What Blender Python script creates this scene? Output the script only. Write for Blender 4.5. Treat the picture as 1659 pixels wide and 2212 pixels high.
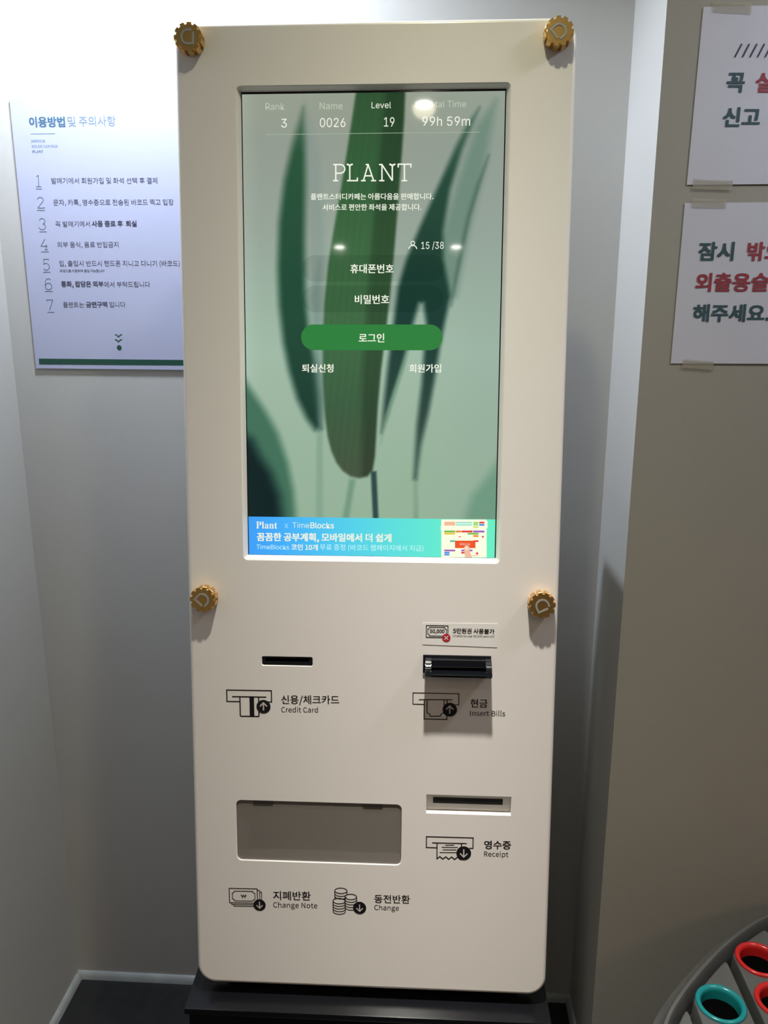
import bpy, bmesh, math, os
import numpy as np
from mathutils import Matrix, Vector

for o in list(bpy.data.objects):
    bpy.data.objects.remove(o, do_unlink=True)
SC = bpy.context.scene
COL = SC.collection

# ------------------------------------------------------------------ camera
F = 1750.0
CAM = np.array([0.29857903, -1.32352808, 1.68339462])
RM = np.array([[0.9981748314354659, 0.06039031965076005, -0.00012321224906583408],
               [0.014255342080146238, -0.2376042149630227, -0.9712574438602691],
               [-0.058683823247614904, 0.9694829788729067, -0.23803143188402232]])
cd = bpy.data.cameras.new('camera')
cd.sensor_fit = 'VERTICAL'; cd.sensor_height = 36.0; cd.lens = 36.0 * F / 2212.0
cd.clip_start = 0.01
cam = bpy.data.objects.new('camera', cd); COL.objects.link(cam)
mw = Matrix(((RM[0][0], -RM[1][0], -RM[2][0], CAM[0]),
             (RM[0][1], -RM[1][1], -RM[2][1], CAM[1]),
             (RM[0][2], -RM[1][2], -RM[2][2], CAM[2]), (0, 0, 0, 1)))
cam.matrix_world = mw
SC.camera = cam

# ------------------------------------------------------------------ world, lights, exposure
SC.view_settings.view_transform = 'Standard'
SC.view_settings.look = 'None'
SC.view_settings.exposure = 0.0
SC.view_settings.gamma = 1.0
SC.view_settings.use_curve_mapping = False
W = bpy.data.worlds.new('world'); SC.world = W; W.use_nodes = True
W.node_tree.nodes['Background'].inputs[0].default_value = (0.5, 0.5, 0.5, 1)
W.node_tree.nodes['Background'].inputs[1].default_value = 0.03
CEIL, SOFFIT = 2.78, 2.58      # room ceiling, unseen soffit added to keep the niche light low
# label, x, y, colour, watts, cone degrees, blend, radius, beam (peak, width in radians, tail) or None
DOWNLIGHTS = [
    ('ceiling light over the kiosk, nearest in front of its face', 0.32, -0.456, (1.0, 0.965, 0.87), 120, 130, 0.2, 0.030, (6.2, 0.150, 0.05)),
    ('ceiling light inside the niche, above the left poster', -0.24, 0.16, (0.78, 0.865, 1.0), 90, 165, 0.5, 0.06, None),
    ('ceiling light straight above the camera position', 0.287, -1.59, (1.0, 0.88, 0.66), 6, 140, 0.6, 0.04, None),
    ('left one of two ceiling lights farther back in the room', -0.154, -3.157, (1.0, 0.86, 0.70), 4, 150, 0.6, 0.04, None),
    ('right one of two ceiling lights farther back in the room', 0.477, -3.157, (1.0, 0.86, 0.70), 4, 150, 0.6, 0.04, None),
    ('ceiling light in the right part of the room, in front of the notices', 1.50, -0.32, (0.83, 0.90, 1.0), 66, 150, 0.6, 0.16, None),
    ('rearmost ceiling light at the right side of the room', 1.55, -2.35, (1.0, 0.60, 0.30), 40, 150, 0.6, 0.20, None),
]

# ------------------------------------------------------------------ frames
def ray(x, y):
    return RM.T @ np.array([(x - 829.5) / F, (y - 1106) / F, 1.0])
TILT, KYAW, OZ = 0.115190, 0.010368, 2.01193948
class Frame:
    """a flat frame in the room: x right, y up, z out of the surface"""
    def __init__(s, O, ex, ey):
        s.O = np.array(O, float); s.ex = np.array(ex, float); s.ey = np.array(ey, float)
        s.ez = np.cross(s.ex, s.ey)
        s.M = Matrix([[s.ex[i], s.ey[i], s.ez[i], s.O[i]] for i in range(3)] + [[0, 0, 0, 1]])
    def at(s, x, y, off=0.0):
        d = ray(x, y); t = ((s.O + s.ez * off - CAM) @ s.ez) / (d @ s.ez)
        P = CAM + t * d
        return np.array([(P - s.O) @ s.ex, (P - s.O) @ s.ey])
    def px(s, X, Y, Z):
        P = s.O + np.outer(X, s.ex) + np.outer(Y, s.ey) + np.outer(Z, s.ez)
        c = (P - CAM) @ RM.T
        return 829.5 + F * c[:, 0] / c[:, 2], 1106 + F * c[:, 1] / c[:, 2]
_ex = np.array([math.cos(KYAW), math.sin(KYAW), 0])
_ey = np.array([-math.sin(KYAW) * math.sin(TILT), math.cos(KYAW) * math.sin(TILT), math.cos(TILT)])
PN = Frame([0, 0, OZ], _ex, _ey)                  # the leaning kiosk face
YB, YR, XL, XR = 0.39647, 0.15901, -0.6053, 0.6645
BW = Frame([0, YB - 0.004, 0], [1, 0, 0], [0, 0, 1])      # poster face on the back wall
RW = Frame([0, YR - 0.0012, 0], [1, 0, 0], [0, 0, 1])     # paper face on the front right wall

# ------------------------------------------------------------------ materials
def srgb(c):
    return tuple(((v / 255.0) / 12.92 if v / 255.0 <= 0.04045 else ((v / 255.0 + 0.055) / 1.055) ** 2.4) for v in c)
def mat(name, col, rough=0.5, metal=0.0, spec=0.5, bump=0.0, bscale=200.0, var=0.0, vscale=6.0, alpha=1.0, coat=0.0, emit=None, estr=1.0):
    m = bpy.data.materials.new(name); m.use_nodes = True
    nt = m.node_tree; b = nt.nodes['Principled BSDF']
    b.inputs['Base Color'].default_value = (*col, 1)
    b.inputs['Roughness'].default_value = rough
    b.inputs['Metallic'].default_value = metal
    b.inputs['Specular IOR Level'].default_value = spec
    b.inputs['Coat Weight'].default_value = coat
    b.inputs['Coat Roughness'].default_value = 0.08
    b.inputs['Alpha'].default_value = alpha
    tc = nt.nodes.new('ShaderNodeTexCoord')
    if var > 0:
        n = nt.nodes.new('ShaderNodeTexNoise'); n.inputs['Scale'].default_value = vscale; n.inputs['Detail'].default_value = 4
        r = nt.nodes.new('ShaderNodeValToRGB')
        r.color_ramp.elements[0].position = 0.3; r.color_ramp.elements[1].position = 0.7
        r.color_ramp.elements[0].color = (*[c * (1 - var) for c in col], 1)
        r.color_ramp.elements[1].color = (*[min(1, c * (1 + var)) for c in col], 1)
        nt.links.new(tc.outputs['Object'], n.inputs['Vector'])
        nt.links.new(n.outputs['Fac'], r.inputs['Fac']); nt.links.new(r.outputs['Color'], b.inputs['Base Color'])
    if bump > 0:
        n = nt.nodes.new('ShaderNodeTexNoise'); n.inputs['Scale'].default_value = bscale; n.inputs['Detail'].default_value = 3
        bp = nt.nodes.new('ShaderNodeBump'); bp.inputs['Strength'].default_value = bump; bp.inputs['Distance'].default_value = 0.002
        nt.links.new(tc.outputs['Object'], n.inputs['Vector'])
        nt.links.new(n.outputs['Fac'], bp.inputs['Height']); nt.links.new(bp.outputs['Normal'], b.inputs['Normal'])
    if emit is not None:
        b.inputs['Emission Color'].default_value = (*emit, 1); b.inputs['Emission Strength'].default_value = estr
    return m
def vmat(name, rough=0.04):
    m = bpy.data.materials.new(name); m.use_nodes = True
    nt = m.node_tree; b = nt.nodes['Principled BSDF']
    b.inputs['Base Color'].default_value = (0.004, 0.004, 0.004, 1); b.inputs['Roughness'].default_value = rough
    b.inputs['Specular IOR Level'].default_value = 0.5
    a = nt.nodes.new('ShaderNodeVertexColor'); a.layer_name = 'col'
    nt.links.new(a.outputs['Color'], b.inputs['Emission Color']); b.inputs['Emission Strength'].default_value = 1.0
    return m
M = dict(
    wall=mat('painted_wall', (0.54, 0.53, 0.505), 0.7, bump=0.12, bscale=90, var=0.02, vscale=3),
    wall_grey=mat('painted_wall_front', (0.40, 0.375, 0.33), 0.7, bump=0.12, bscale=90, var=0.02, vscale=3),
    ceiling=mat('white_ceiling', (0.75, 0.75, 0.73), 0.8),
    floor=mat('black_floor', (0.010, 0.010, 0.011), 0.45, var=0.3, vscale=30),
    bead=mat('silicone_bead', (0.33, 0.35, 0.34), 0.4, var=0.1, vscale=25),
    panel=mat('white_gloss_panel', (0.80, 0.755, 0.72), 0.32, coat=0.25),
    frame=mat('screen_frame', (0.80, 0.77, 0.73), 0.25, coat=0.3),
    dark_plastic=mat('black_gloss_plastic', (0.006, 0.007, 0.010), 0.16),
    throat=mat('black_satin', (0.004, 0.005, 0.007), 0.25, spec=0.3),
    black=mat('black_matt', (0.008, 0.008, 0.009), 0.5),
    void=mat('dark_hole', (0.002, 0.002, 0.002), 0.9, spec=0.0),
    pedestal=mat('black_painted_metal', (0.005, 0.0055, 0.007), 0.22, spec=0.35),
    ink=mat('black_ink', (0.008, 0.007, 0.010), 0.4),
    knock=mat('printed_light_line', (0.60, 0.55, 0.50), 0.4),
    ink_grey=mat('thin_grey_ink', (0.022, 0.018, 0.018), 0.4),
    gold=mat('brushed_gold', (0.80, 0.50, 0.17), 0.30, metal=1.0, bump=0.1, bscale=400),
    silver=mat('grey_emblem', (0.42, 0.43, 0.42), 0.3, metal=0.4),
    sticker=mat('clear_sticker', (0.80, 0.77, 0.74), 0.18, coat=0.5),
    red=mat('red_print', (0.45, 0.02, 0.03), 0.4),
    white_print=mat('white_print', (0.8, 0.78, 0.75), 0.4),
    recess=mat('tray_inside', (0.70, 0.66, 0.62), 0.5),
    white_in=mat('white_recess', (0.80, 0.79, 0.76), 0.35),
    flap=mat('smoked_flap', (0.26, 0.235, 0.21), 0.15, alpha=0.62),
    hinge=mat('dark_hinge', (0.05, 0.04, 0.04), 0.4, metal=0.5),
    poster=mat('poster_sheet', (0.47, 0.49, 0.66), 0.28, coat=0.10),
    poster_edge=mat('poster_board', (0.62, 0.56, 0.56), 0.5),
    teal=mat('poster_teal', (0.05, 0.13, 0.22), 0.3),
    pale_teal=mat('poster_pale_teal', (0.16, 0.24, 0.36), 0.3),
    num=mat('poster_numeral', (0.09, 0.12, 0.17), 0.3),
    pink=mat('poster_ink', (0.055, 0.055, 0.095), 0.3),
    green=mat('poster_green', (0.012, 0.075, 0.05), 0.3),
    paper=mat('notice_paper', (0.68, 0.67, 0.77), 0.7, var=0.02, vscale=10),
    tape=mat('beige_tape', (0.58, 0.53, 0.43), 0.5, spec=0.2, alpha=0.30),
    pteal=mat('notice_teal', (0.045, 0.10, 0.13), 0.6),
    pnavy=mat('notice_navy', (0.03, 0.035, 0.08), 0.6),
    pred=mat('notice_red', (0.36, 0.05, 0.075), 0.6),
    metalgrey=mat('silver_plastic', (0.135, 0.138, 0.135), 0.30, metal=0.35, var=0.08, vscale=20),
    metaldark=mat('silver_plastic_channel', (0.07, 0.07, 0.07), 0.4, metal=0.3),
    ringteal=mat('teal_plastic', (0.010, 0.22, 0.23), 0.22),
    ringred=mat('red_plastic', (0.52, 0.018, 0.018), 0.22),
    trimring=mat('white_light_trim', (0.7, 0.7, 0.7), 0.4),
    screen=vmat('display'),
    bezel=mat('black_bezel', (0.004, 0.004, 0.006), 0.1),
    field=mat('dim_field', (0.0, 0.02, 0.01), 0.1, alpha=0.17),
)
def glow(name, rgb, k=1.0):
    return mat(name, (0.01, 0.01, 0.01), 0.06, emit=srgb(rgb), estr=k)
M['s_white'] = glow('screen_white', (238, 242, 225))
M['s_dim'] = glow('screen_dim_text', (186, 198, 178))
M['s_line'] = glow('screen_line', (165, 185, 160))
M['s_green'] = glow('screen_green', (40, 126, 58))
M['s_pale'] = glow('screen_pale', (205, 248, 246))
M['s_card'] = glow('screen_card', (250, 254, 226))

# ------------------------------------------------------------------ object helpers
def tag(o, label=None, cat=None, group=None, kind=None):
    if label: o['label'] = label
    if cat: o['category'] = cat
    if group: o['group'] = group
    if kind: o['kind'] = kind
    return o
def link(name, me, parent=None, mw=None, label=None):
    o = bpy.data.objects.new(name, me); COL.objects.link(o)
    mw = mw if mw is not None else Matrix.Identity(4)
    o['_w'] = [v for r in mw for v in r]
    if parent is not None:
        o.parent = parent
        pw = Matrix([parent['_w'][i * 4:i * 4 + 4] for i in range(4)])
        o.matrix_local = pw.inverted() @ mw
    else:
        o.matrix_local = mw
    if label: o['label'] = label
    return o
def mesh(name, verts, faces, m, parent=None, mw=None, label=None, smooth=None, mats=None, mi=None):
    me = bpy.data.meshes.new(name); me.from_pydata([tuple(map(float, v)) for v in verts], [], faces)
    for q in (mats or [m]): me.materials.append(q)
    if mi is not None: me.polygons.foreach_set('material_index', mi)
    bm = bmesh.new(); bm.from_mesh(me); bmesh.ops.recalc_face_normals(bm, faces=bm.faces)
    if smooth is not None:
        for f in bm.faces: f.smooth = True
        for e in bm.edges:
            if len(e.link_faces) == 2 and e.calc_face_angle(0) > math.radians(smooth): e.smooth = False
    bm.to_mesh(me); bm.free(); me.update()
    return link(name, me, parent, mw, label)
def bobj(name, bm, m, parent=None, mw=None, label=None, smooth=None, recalc=True, mats=None, sharp=()):
    if recalc: bmesh.ops.recalc_face_normals(bm, faces=bm.faces)
    if smooth is not None:
        for f in bm.faces: f.smooth = True
        for e in bm.edges:
            if len(e.link_faces) == 2 and e.calc_face_angle(0) > math.radians(smooth): e.smooth = False
        for e in sharp: e.smooth = False
    me = bpy.data.meshes.new(name); bm.to_mesh(me); bm.free()
    for q in (mats or [m]): me.materials.append(q)
    return link(name, me, parent, mw, label)
def empty(name, loc, label, cat, group=None):
    o = bpy.data.objects.new(name, None); COL.objects.link(o); o.location = loc
    o.empty_display_size = 0.1
    mw = Matrix.Translation(loc); o['_w'] = [v for r in mw for v in r]
    return tag(o, label, cat, group)
def box(bm, x0, x1, y0, y1, z0, z1, bev=0.0):
    vs = [bm.verts.new(p) for p in [(x0, y0, z0), (x1, y0, z0), (x1, y1, z0), (x0, y1, z0), (x0, y0, z1), (x1, y0, z1), (x1, y1, z1), (x0, y1, z1)]]
    fs = [bm.faces.new([vs[i] for i in f]) for f in [(3, 2, 1, 0), (4, 5, 6, 7), (0, 1, 5, 4), (1, 2, 6, 5), (2, 3, 7, 6), (3, 0, 4, 7)]]
    if bev > 0:
        es = list({e for f in fs for e in f.edges})
        bmesh.ops.bevel(bm, geom=es, offset=bev, segments=2, profile=0.6, affect='EDGES')
def rrect(x0, x1, y0, y1, r, n=6):
    """counter-clockwise rounded rectangle"""
    P = []
    for cx, cy, a0 in ((x1 - r, y0 + r, -90), (x1 - r, y1 - r, 0), (x0 + r, y1 - r, 90), (x0 + r, y0 + r, 180)):
        for i in range(n + 1):
            a = math.radians(a0 + 90 * i / n); P.append((cx + r * math.cos(a), cy + r * math.sin(a)))
    return P
def loops(bm, rings, closed=True):
    """rings: list of lists of 3D points, same length; makes strips"""
    R = [[bm.verts.new(p) for p in ring] for ring in rings]
    n = len(R[0])
    for a, b in zip(R[:-1], R[1:]):
        for i in range(n if closed else n - 1):
            j = (i + 1) % n
            bm.faces.new((a[i], a[j], b[j], b[i]))
    return R
def z3(loop, z): return [(p[0], p[1], z) for p in loop]
def fill_region(bm, outer, holes, z=None):
    """fills between loops of BMVerts"""
    es = []
    for lp in [outer] + holes:
        for i in range(len(lp)):
            a, b = lp[i], lp[(i + 1) % len(lp)]
            e = bm.edges.get((a, b)) or bm.edges.new((a, b)); es.append(e)
    bmesh.ops.triangle_fill(bm, use_beauty=True, use_dissolve=False, edges=es)
def solid(name, loop, z0, z1, m, parent, mw, label=None, holes=(), smooth=40, bev=0.0):
    """prism from a 2D outline with optional holes"""
    bm = bmesh.new()
    rings = [z3(loop, z0), z3(loop, z1)]
    R = loops(bm, rings); HR = []
    for h in holes: HR.append(loops(bm, [z3(h, z0), z3(h, z1)]))
    fill_region(bm, R[1], [h[1] for h in HR]); fill_region(bm, R[0], [h[0] for h in HR])
    return bobj(name, bm, m, parent, mw, label, smooth)

# ---- flat print: ribbons and shapes gathered in one mesh each
class Ink:
    def __init__(s): s.v = []; s.f = []; s.mi = []; s.mats = []
    def _m(s, m):
        if m not in s.mats: s.mats.append(m)
        return s.mats.index(m)
    def poly(s, pts, m, z=0.0):
        b = len(s.v); s.v += [(p[0], p[1], z) for p in pts]; s.f.append(list(range(b, b + len(pts)))); s.mi.append(s._m(m))
    def disc(s, c, r, m, z=0.0, n=32, ry=None):
        ry = ry or r
        s.poly([(c[0] + r * math.cos(2 * math.pi * i / n), c[1] + ry * math.sin(2 * math.pi * i / n)) for i in range(n)], m, z)
    def line(s, pts, w, m, closed=False, z=0.0):
        P = [np.array(p, float) for p in pts]
        Q = [P[0]]
        for p in P[1:]:
            if np.linalg.norm(p - Q[-1]) > 1e-7: Q.append(p)
        P = Q
        if closed and np.linalg.norm(P[0] - P[-1]) < 1e-7: P = P[:-1]
        n = len(P); L = []; Rr = []
        for i in range(n):
            a = P[(i - 1) % n] if (closed or i > 0) else None
            c = P[(i + 1) % n] if (closed or i < n - 1) else None
            d1 = (P[i] - a) / np.linalg.norm(P[i] - a) if a is not None else None
            d2 = (c - P[i]) / np.linalg.norm(c - P[i]) if c is not None else None
            if d1 is None: d1 = d2
            if d2 is None: d2 = d1
            n1 = np.array([-d1[1], d1[0]]); n2 = np.array([-d2[1], d2[0]])
            mm = n1 + n2; k = np.linalg.norm(mm)
            mm = n1 if k < 1e-3 else mm / k
            sc = min(1.0 / max(mm @ n1, 0.35), 2.2) * w / 2
            L.append(P[i] + mm * sc); Rr.append(P[i] - mm * sc)
        b = len(s.v); s.v += [(p[0], p[1], z) for p in L] + [(p[0], p[1], z) for p in Rr]
        for i in range(n if closed else n - 1):
            j = (i + 1) % n
            s.f.append([b + i, b + n + i, b + n + j, b + j]); s.mi.append(s._m(m))
    def make(s, name, parent, mw, label=None):
        return mesh(name, s.v, s.f, None, parent, mw, label, mats=s.mats, mi=s.mi)

FD = os.path.join(bpy.utils.system_resource('DATAFILES') or '', 'fonts')
def font(fn):
    try: return bpy.data.fonts.load(os.path.join(FD, fn))
    except Exception: return None
NOTO = font('Noto Sans CJK Regular.woff2'); INTER = font('Inter.woff2'); MATH = font('NotoSansMath-Regular.woff2')
_QUEUE = []
def text(s, fr, x0, y0, x1, y1, m, parent, z=0.0004, fnt='N', bold=0.0, hpx=None, label=None, name='lettering', off=0.0):
    """text whose inked box runs from (x0,y0) to (x1,y1), middle-left and middle-right picture points"""
    _QUEUE.append((s, fr, x0, y0, x1, y1, m, parent, z, fnt, bold, hpx, label, name, off))
def place_text(v, f, s, fr, x0, y0, x1, y1, m, parent, z, fnt, bold, hpx, label, name, off):
    if bold > 0:                                     # heavier strokes: close copies laid over each other
        V, Fc = [], []
        for k, (dx, dy) in enumerate([(-1, -.6), (1, -.6), (1, .6), (-1, .6), (0, 0)]):
            n = k * len(v); w = v.copy(); w[:, 0] += dx * bold; w[:, 1] += dy * bold; w[:, 2] = k
            Fc += [[i + n for i in q] for q in f]; V.append(w)
        v, f = np.concatenate(V), Fc
    a = fr.at(x0, y0, off); b = fr.at(x1, y1, off)
    d = b - a; L = np.linalg.norm(d); e = d / L; nrm = np.array([-e[1], e[0]])
    lo = v.min(0); hi = v.max(0); k = L / (hi[0] - lo[0]); ky = k
    if hpx:
        h = np.linalg.norm(fr.at(x0, y0 - hpx / 2, off) - fr.at(x0, y0 + hpx / 2, off)); ky = h / (hi[1] - lo[1])
    x = (v[:, 0] - lo[0]) * k; y = (v[:, 1] - (lo[1] + hi[1]) / 2) * ky
    P = a + np.outer(x, e) + np.outer(y, nrm)
    V = [(p[0], p[1], z + off + 6e-6 * w) for p, w in zip(P, v[:, 2])]
    if not label and s.isascii() and not any(w in s for w in ('Time', 'Blocks', 'Plant')): label = 'printed words reading ' + s
    mesh(name, V, f, m, parent, fr.M, label or 'line of printed lettering')
def flush_text():
    batches = {}
    for q in _QUEUE: batches.setdefault((q[9], min(q[10], 0)), []).append(q)
    for (fn, thin), qs in batches.items():
        c = bpy.data.curves.new('t', 'FONT'); fo = {'N': NOTO, 'I': INTER, 'S': MATH}[fn]
        if fo: c.font = fo
        c.body = '\n'.join(q[0] for q in qs); c.offset = thin; c.resolution_u = 3; c.space_line = 3
        o = bpy.data.objects.new('t', c); me = o.to_mesh()
        v = np.zeros(len(me.vertices) * 3); me.vertices.foreach_get('co', v); v = v.reshape(-1, 3)
        row = np.round((-v[:, 1] + .3) / 3.0).astype(int)
        polys = [list(p.vertices) for p in me.polygons]
        o.to_mesh_clear(); bpy.data.objects.remove(o); bpy.data.curves.remove(c)
        by = [[] for _ in qs]
        for p in polys: by[row[p[0]]].append(p)
        for k, q in enumerate(qs):
            idx = np.unique(np.array([i for p in by[k] for i in p])); mp_ = {int(i): j for j, i in enumerate(idx)}
            w = v[idx].copy(); w[:, 2] = 0
            place_text(w, [[mp_[i] for i in p] for p in by[k]], *q)

# ================================================================== the room
def struct(name, verts, faces, m, mw=None):
    return tag(mesh(name, verts, faces, m, None, mw), kind='structure')
def slab(name, x0, x1, y0, y1, z0, z1, m, bev=0.0):
    bm = bmesh.new(); box(bm, x0, x1, y0, y1, z0, z1, bev)
    return tag(bobj(name, bm, m, None), kind='structure')
YF, XE = -3.6, 2.2
slab('floor', XL - .15, XE + .15, YF - .15, YB + .15, -0.12, 0.0, M['floor'])
slab('wall_back', XL - .15, XR + .15, YB, YB + .12, 0, CEIL, M['wall'])
slab('wall_left', XL - .12, XL, YF, YB, 0, CEIL, M['wall'])
# the block right of the niche: its side faces into the niche, its front carries the notices
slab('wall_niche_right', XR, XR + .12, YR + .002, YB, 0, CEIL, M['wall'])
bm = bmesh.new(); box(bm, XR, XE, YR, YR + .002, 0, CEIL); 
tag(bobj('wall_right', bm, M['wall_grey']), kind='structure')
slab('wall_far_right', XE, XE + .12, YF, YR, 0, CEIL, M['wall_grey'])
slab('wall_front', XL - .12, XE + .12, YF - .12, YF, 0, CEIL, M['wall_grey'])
slab('ceiling', XL - .15, XE + .15, YF - .15, YB + .15, CEIL, CEIL + .1, M['ceiling'])
slab('added_niche_soffit', XL, XR, -.02, YB, SOFFIT, CEIL, M['ceiling'])  # unseen slab, put in so the niche lamp sits lower
# pale sealant strip where floor meets wall
def bead(name, a, b, nx, ny):
    a = np.array(a, float); b = np.array(b, float); n = np.array([nx, ny], float)
    prof = [(0, 0.018), (0.004, 0.0175), (0.010, 0.010), (0.0125, 0.0), (0, 0)]
    V = []; Fc = []
    for q in (a, b):
        for d, h in prof: V.append((q[0] + n[0] * d, q[1] + n[1] * d, h))
    for i in range(4): Fc.append([i, i + 1, 6 + i, 5 + i])
    Fc += [[4, 3, 2, 1, 0], [5, 6, 7, 8, 9], [4, 0, 5, 9]]
    return tag(mesh(name, V, Fc, M['bead'], None, None, smooth=60), kind='structure')
bead('baseboard_back', (XL, YB), (XR, YB), 0, -1)
bead('baseboard_left', (XL, YF), (XL, YB - .0126), 1, 0)
bead('baseboard_right', (XR, YR), (XR, YB - .0126), -1, 0)

# ================================================================== ceiling lights
def downlight(lab, x, y, col, watts, cone, blend, rad, beam):
    CEIL = SOFFIT if y > 0 else globals()['CEIL']
    t = empty('ceiling_light', (x, y, CEIL), lab, 'ceiling light', None)
    mwt = Matrix.Translation((x, y, CEIL))
    n = 32
    def circ(r, z): return [(r * math.cos(2 * math.pi * i / n), r * math.sin(2 * math.pi * i / n), z) for i in range(n)]
    bm = bmesh.new(); loops(bm, [circ(.046, -.0005), circ(.046, -.004), circ(.043, -.006), circ(.031, -.006), circ(.028, -.001)])
    bobj('trim', bm, M['trimring'], t, mwt, smooth=30)
    bm = bmesh.new(); bm.faces.new([bm.verts.new(p) for p in circ(.0285, -.0012)])
    e = mat('lamp_glow', (0.5, 0.5, 0.5), emit=(1.0, 0.98, 0.92) if rad < .045 and y < -1 else col, estr=50 if y < -1 else 20)
    bobj('diffuser', bm, e, t, mwt, 'bright round diffuser', recalc=False)
    ld = bpy.data.lights.new('downlight', 'SPOT'); ld.energy = watts; ld.color = col
    ld.spot_size = math.radians(cone); ld.spot_blend = blend; ld.shadow_soft_size = rad
    lo = bpy.data.objects.new('downlight', ld); COL.objects.link(lo); lo.location = (x, y, CEIL - .012)
    if beam is None: return
    # reflector lamp: a bright narrow core and a weak, yellower spill, as such lamps have
    ld.color = (1, 1, 1); ld.use_nodes = True; nt = ld.node_tree; N = nt.nodes; Lk = nt.links
    em = N['Emission']; tc = N.new('ShaderNodeTexCoord'); sp = N.new('ShaderNodeSeparateXYZ'); Lk.new(tc.outputs['Normal'], sp.inputs[0])
    def mth(op, a_, b_=None):
        n_ = N.new('ShaderNodeMath'); n_.operation = op
        for i_, q_ in enumerate((a_, b_)):
            if q_ is None: continue
            if isinstance(q_, (int, float)): n_.inputs[i_].default_value = q_
            else: Lk.new(q_, n_.inputs[i_])
        return n_.outputs[0]
    th = mth('ARCCOSINE', mth('ABSOLUTE', sp.outputs[2]))
    st_ = mth('ADD', mth('MULTIPLY', mth('EXPONENT', mth('MULTIPLY', th, -1.0 / beam[1])), beam[0]), beam[2])
    Lk.new(st_, em.inputs['Strength'])
    cr = N.new('ShaderNodeValToRGB'); Lk.new(mth('DIVIDE', th, 1.0), cr.inputs['Fac'])
    cr.color_ramp.elements[0].position = 0.22; cr.color_ramp.elements[0].color = (*col, 1)
    cr.color_ramp.elements[1].position = 0.62; cr.color_ramp.elements[1].color = (1.0, 0.98, 0.66, 1)
    Lk.new(cr.outputs['Color'], em.inputs['Color'])
for d in DOWNLIGHTS: downlight(*d)

# ================================================================== kiosk
K = empty('kiosk', (0.2, -0.04, 0.0), 'tall white self-service kiosk with portrait touchscreen on a black pedestal', 'kiosk')
PL, PR, PT, PB = -0.0978, 0.5025, 0.0948, -1.4694
# ---- front panel
def rect_px(tl, tr, br, bl, off=0.0):
    P = [PN.at(*q, off) for q in (tl, tr, br, bl)]
    return (P[0][0] + P[3][0]) / 2, (P[1][0] + P[2][0]) / 2, (P[2][1] + P[3][1]) / 2, (P[0][1] + P[1][1]) / 2
S_out = rect_px((506.5, 184), (1104.6, 178), (1081.5, 1218), (526.5, 1211))
S_in = rect_px((519, 199), (1095, 190.5), (1070, 1205.8), (537, 1198.5), -.012)
C_r = rect_px((565.5, 1418), (675, 1420), (675, 1439), (566, 1437))
R_r = rect_px((921, 1717), (1104, 1722), (1104, 1761.5), (921, 1756))
T_r = rect_px((510.5, 1728), (867, 1739.5), (866.5, 1869), (512, 1857.5))
bm = bmesh.new()
def outl(inset): return rrect(PL + inset, PR - inset, PB + inset, PT - inset, max(.032 - inset, .004), 10)
prof = [(0.0, -.034), (0.0, -.0065)] + [(.0065 * (1 - math.cos(math.radians(a))), -.0065 + .0065 * math.sin(math.radians(a))) for a in (20, 40, 60, 75, 90)]
R = loops(bm, [z3(outl(i), z) for i, z in prof])
outer = R[-1]
inner_back = loops(bm, [z3(outl(0.0), -.034), z3(outl(.004), -.034)])
bmesh.ops.remove_doubles(bm, verts=list(R[0]) + list(inner_back[0]), dist=1e-6)
holes = []
# screen surround, rolled inwards
prof = [(0, 0), (.10, -.0002), (.25, -.0012), (.5, -.0045), (.75, -.0085), (.92, -.0112), (1, -.0120), (1.0, -.0145)]
def lerp(a, b, t): return [u + (v - u) * t for u, v in zip(a, b)]
rings = [z3(rrect(*lerp(S_out, S_in, t), .007 * (1 - t) + .0012, 5), z) for t, z in prof]
H = loops(bm, rings); holes.append(H[0])
def hole(r, rad, depth, bev=.0008):
    x0, x1, y0, y1 = r
    rs = [z3(rrect(x0 - bev, x1 + bev, y0 - bev, y1 + bev, rad + bev, 5), 0), z3(rrect(x0, x1, y0, y1, rad, 5), -bev), z3(rrect(x0, x1, y0, y1, rad, 5), -depth)]
    h = loops(bm, rs); holes.append(h[0]); return h
hole(C_r, .0028, .006)
hole(R_r, .0008, .016)
hole(T_r, .0085, .012)
_b = set(bm.faces); fill_region(bm, outer, holes)
FLAT = [f for f in bm.faces if f not in _b]
EDG = [e for f in FLAT for e in f.edges]
panel = bobj('front_panel', bm, M['panel'], K, PN.M, 'white glossy rounded front panel', smooth=35, sharp=EDG)
# ---- cabinet behind, pedestal below
bm = bmesh.new()
box(bm, PL + .03, PR - .03, PB + .60, PT - .03, -.120, -.036, .006)
bobj('cabinet', bm, M['black'], K, PN.M, 'thin black housing behind the screen', smooth=40)
bm = bmesh.new()
lo_, hi_ = .5320, 1.48
V = []
for z in (lo_, hi_):
    yf = (z - OZ) * math.tan(TILT) + .040
    V += [(PL + .034, yf, z), (PR - .034, yf, z), (PR - .034, .300, z), (PL + .034, .300, z)]
vs = [bm.verts.new(p) for p in V]
for f in ((3, 2, 1, 0), (4, 5, 6, 7), (0, 1, 5, 4), (1, 2, 6, 5), (2, 3, 7, 6), (3, 0, 4, 7)): bm.faces.new([vs[i] for i in f])
bmesh.ops.bevel(bm, geom=list(bm.edges), offset=.004, segments=2, affect='EDGES')
bobj('service_box', bm, M['black'], K, Matrix.Rotation(KYAW, 4, 'Z'), 'deep black box behind the lower panel', smooth=40)
PZ, PY0 = .530, -.203
mp = Matrix.Translation((0, 0, 0)) @ Matrix.Rotation(KYAW, 4, 'Z')
bm = bmesh.new()
box(bm, -.114, .509, PY0, .305, PZ - .012, PZ, .0020)
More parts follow.
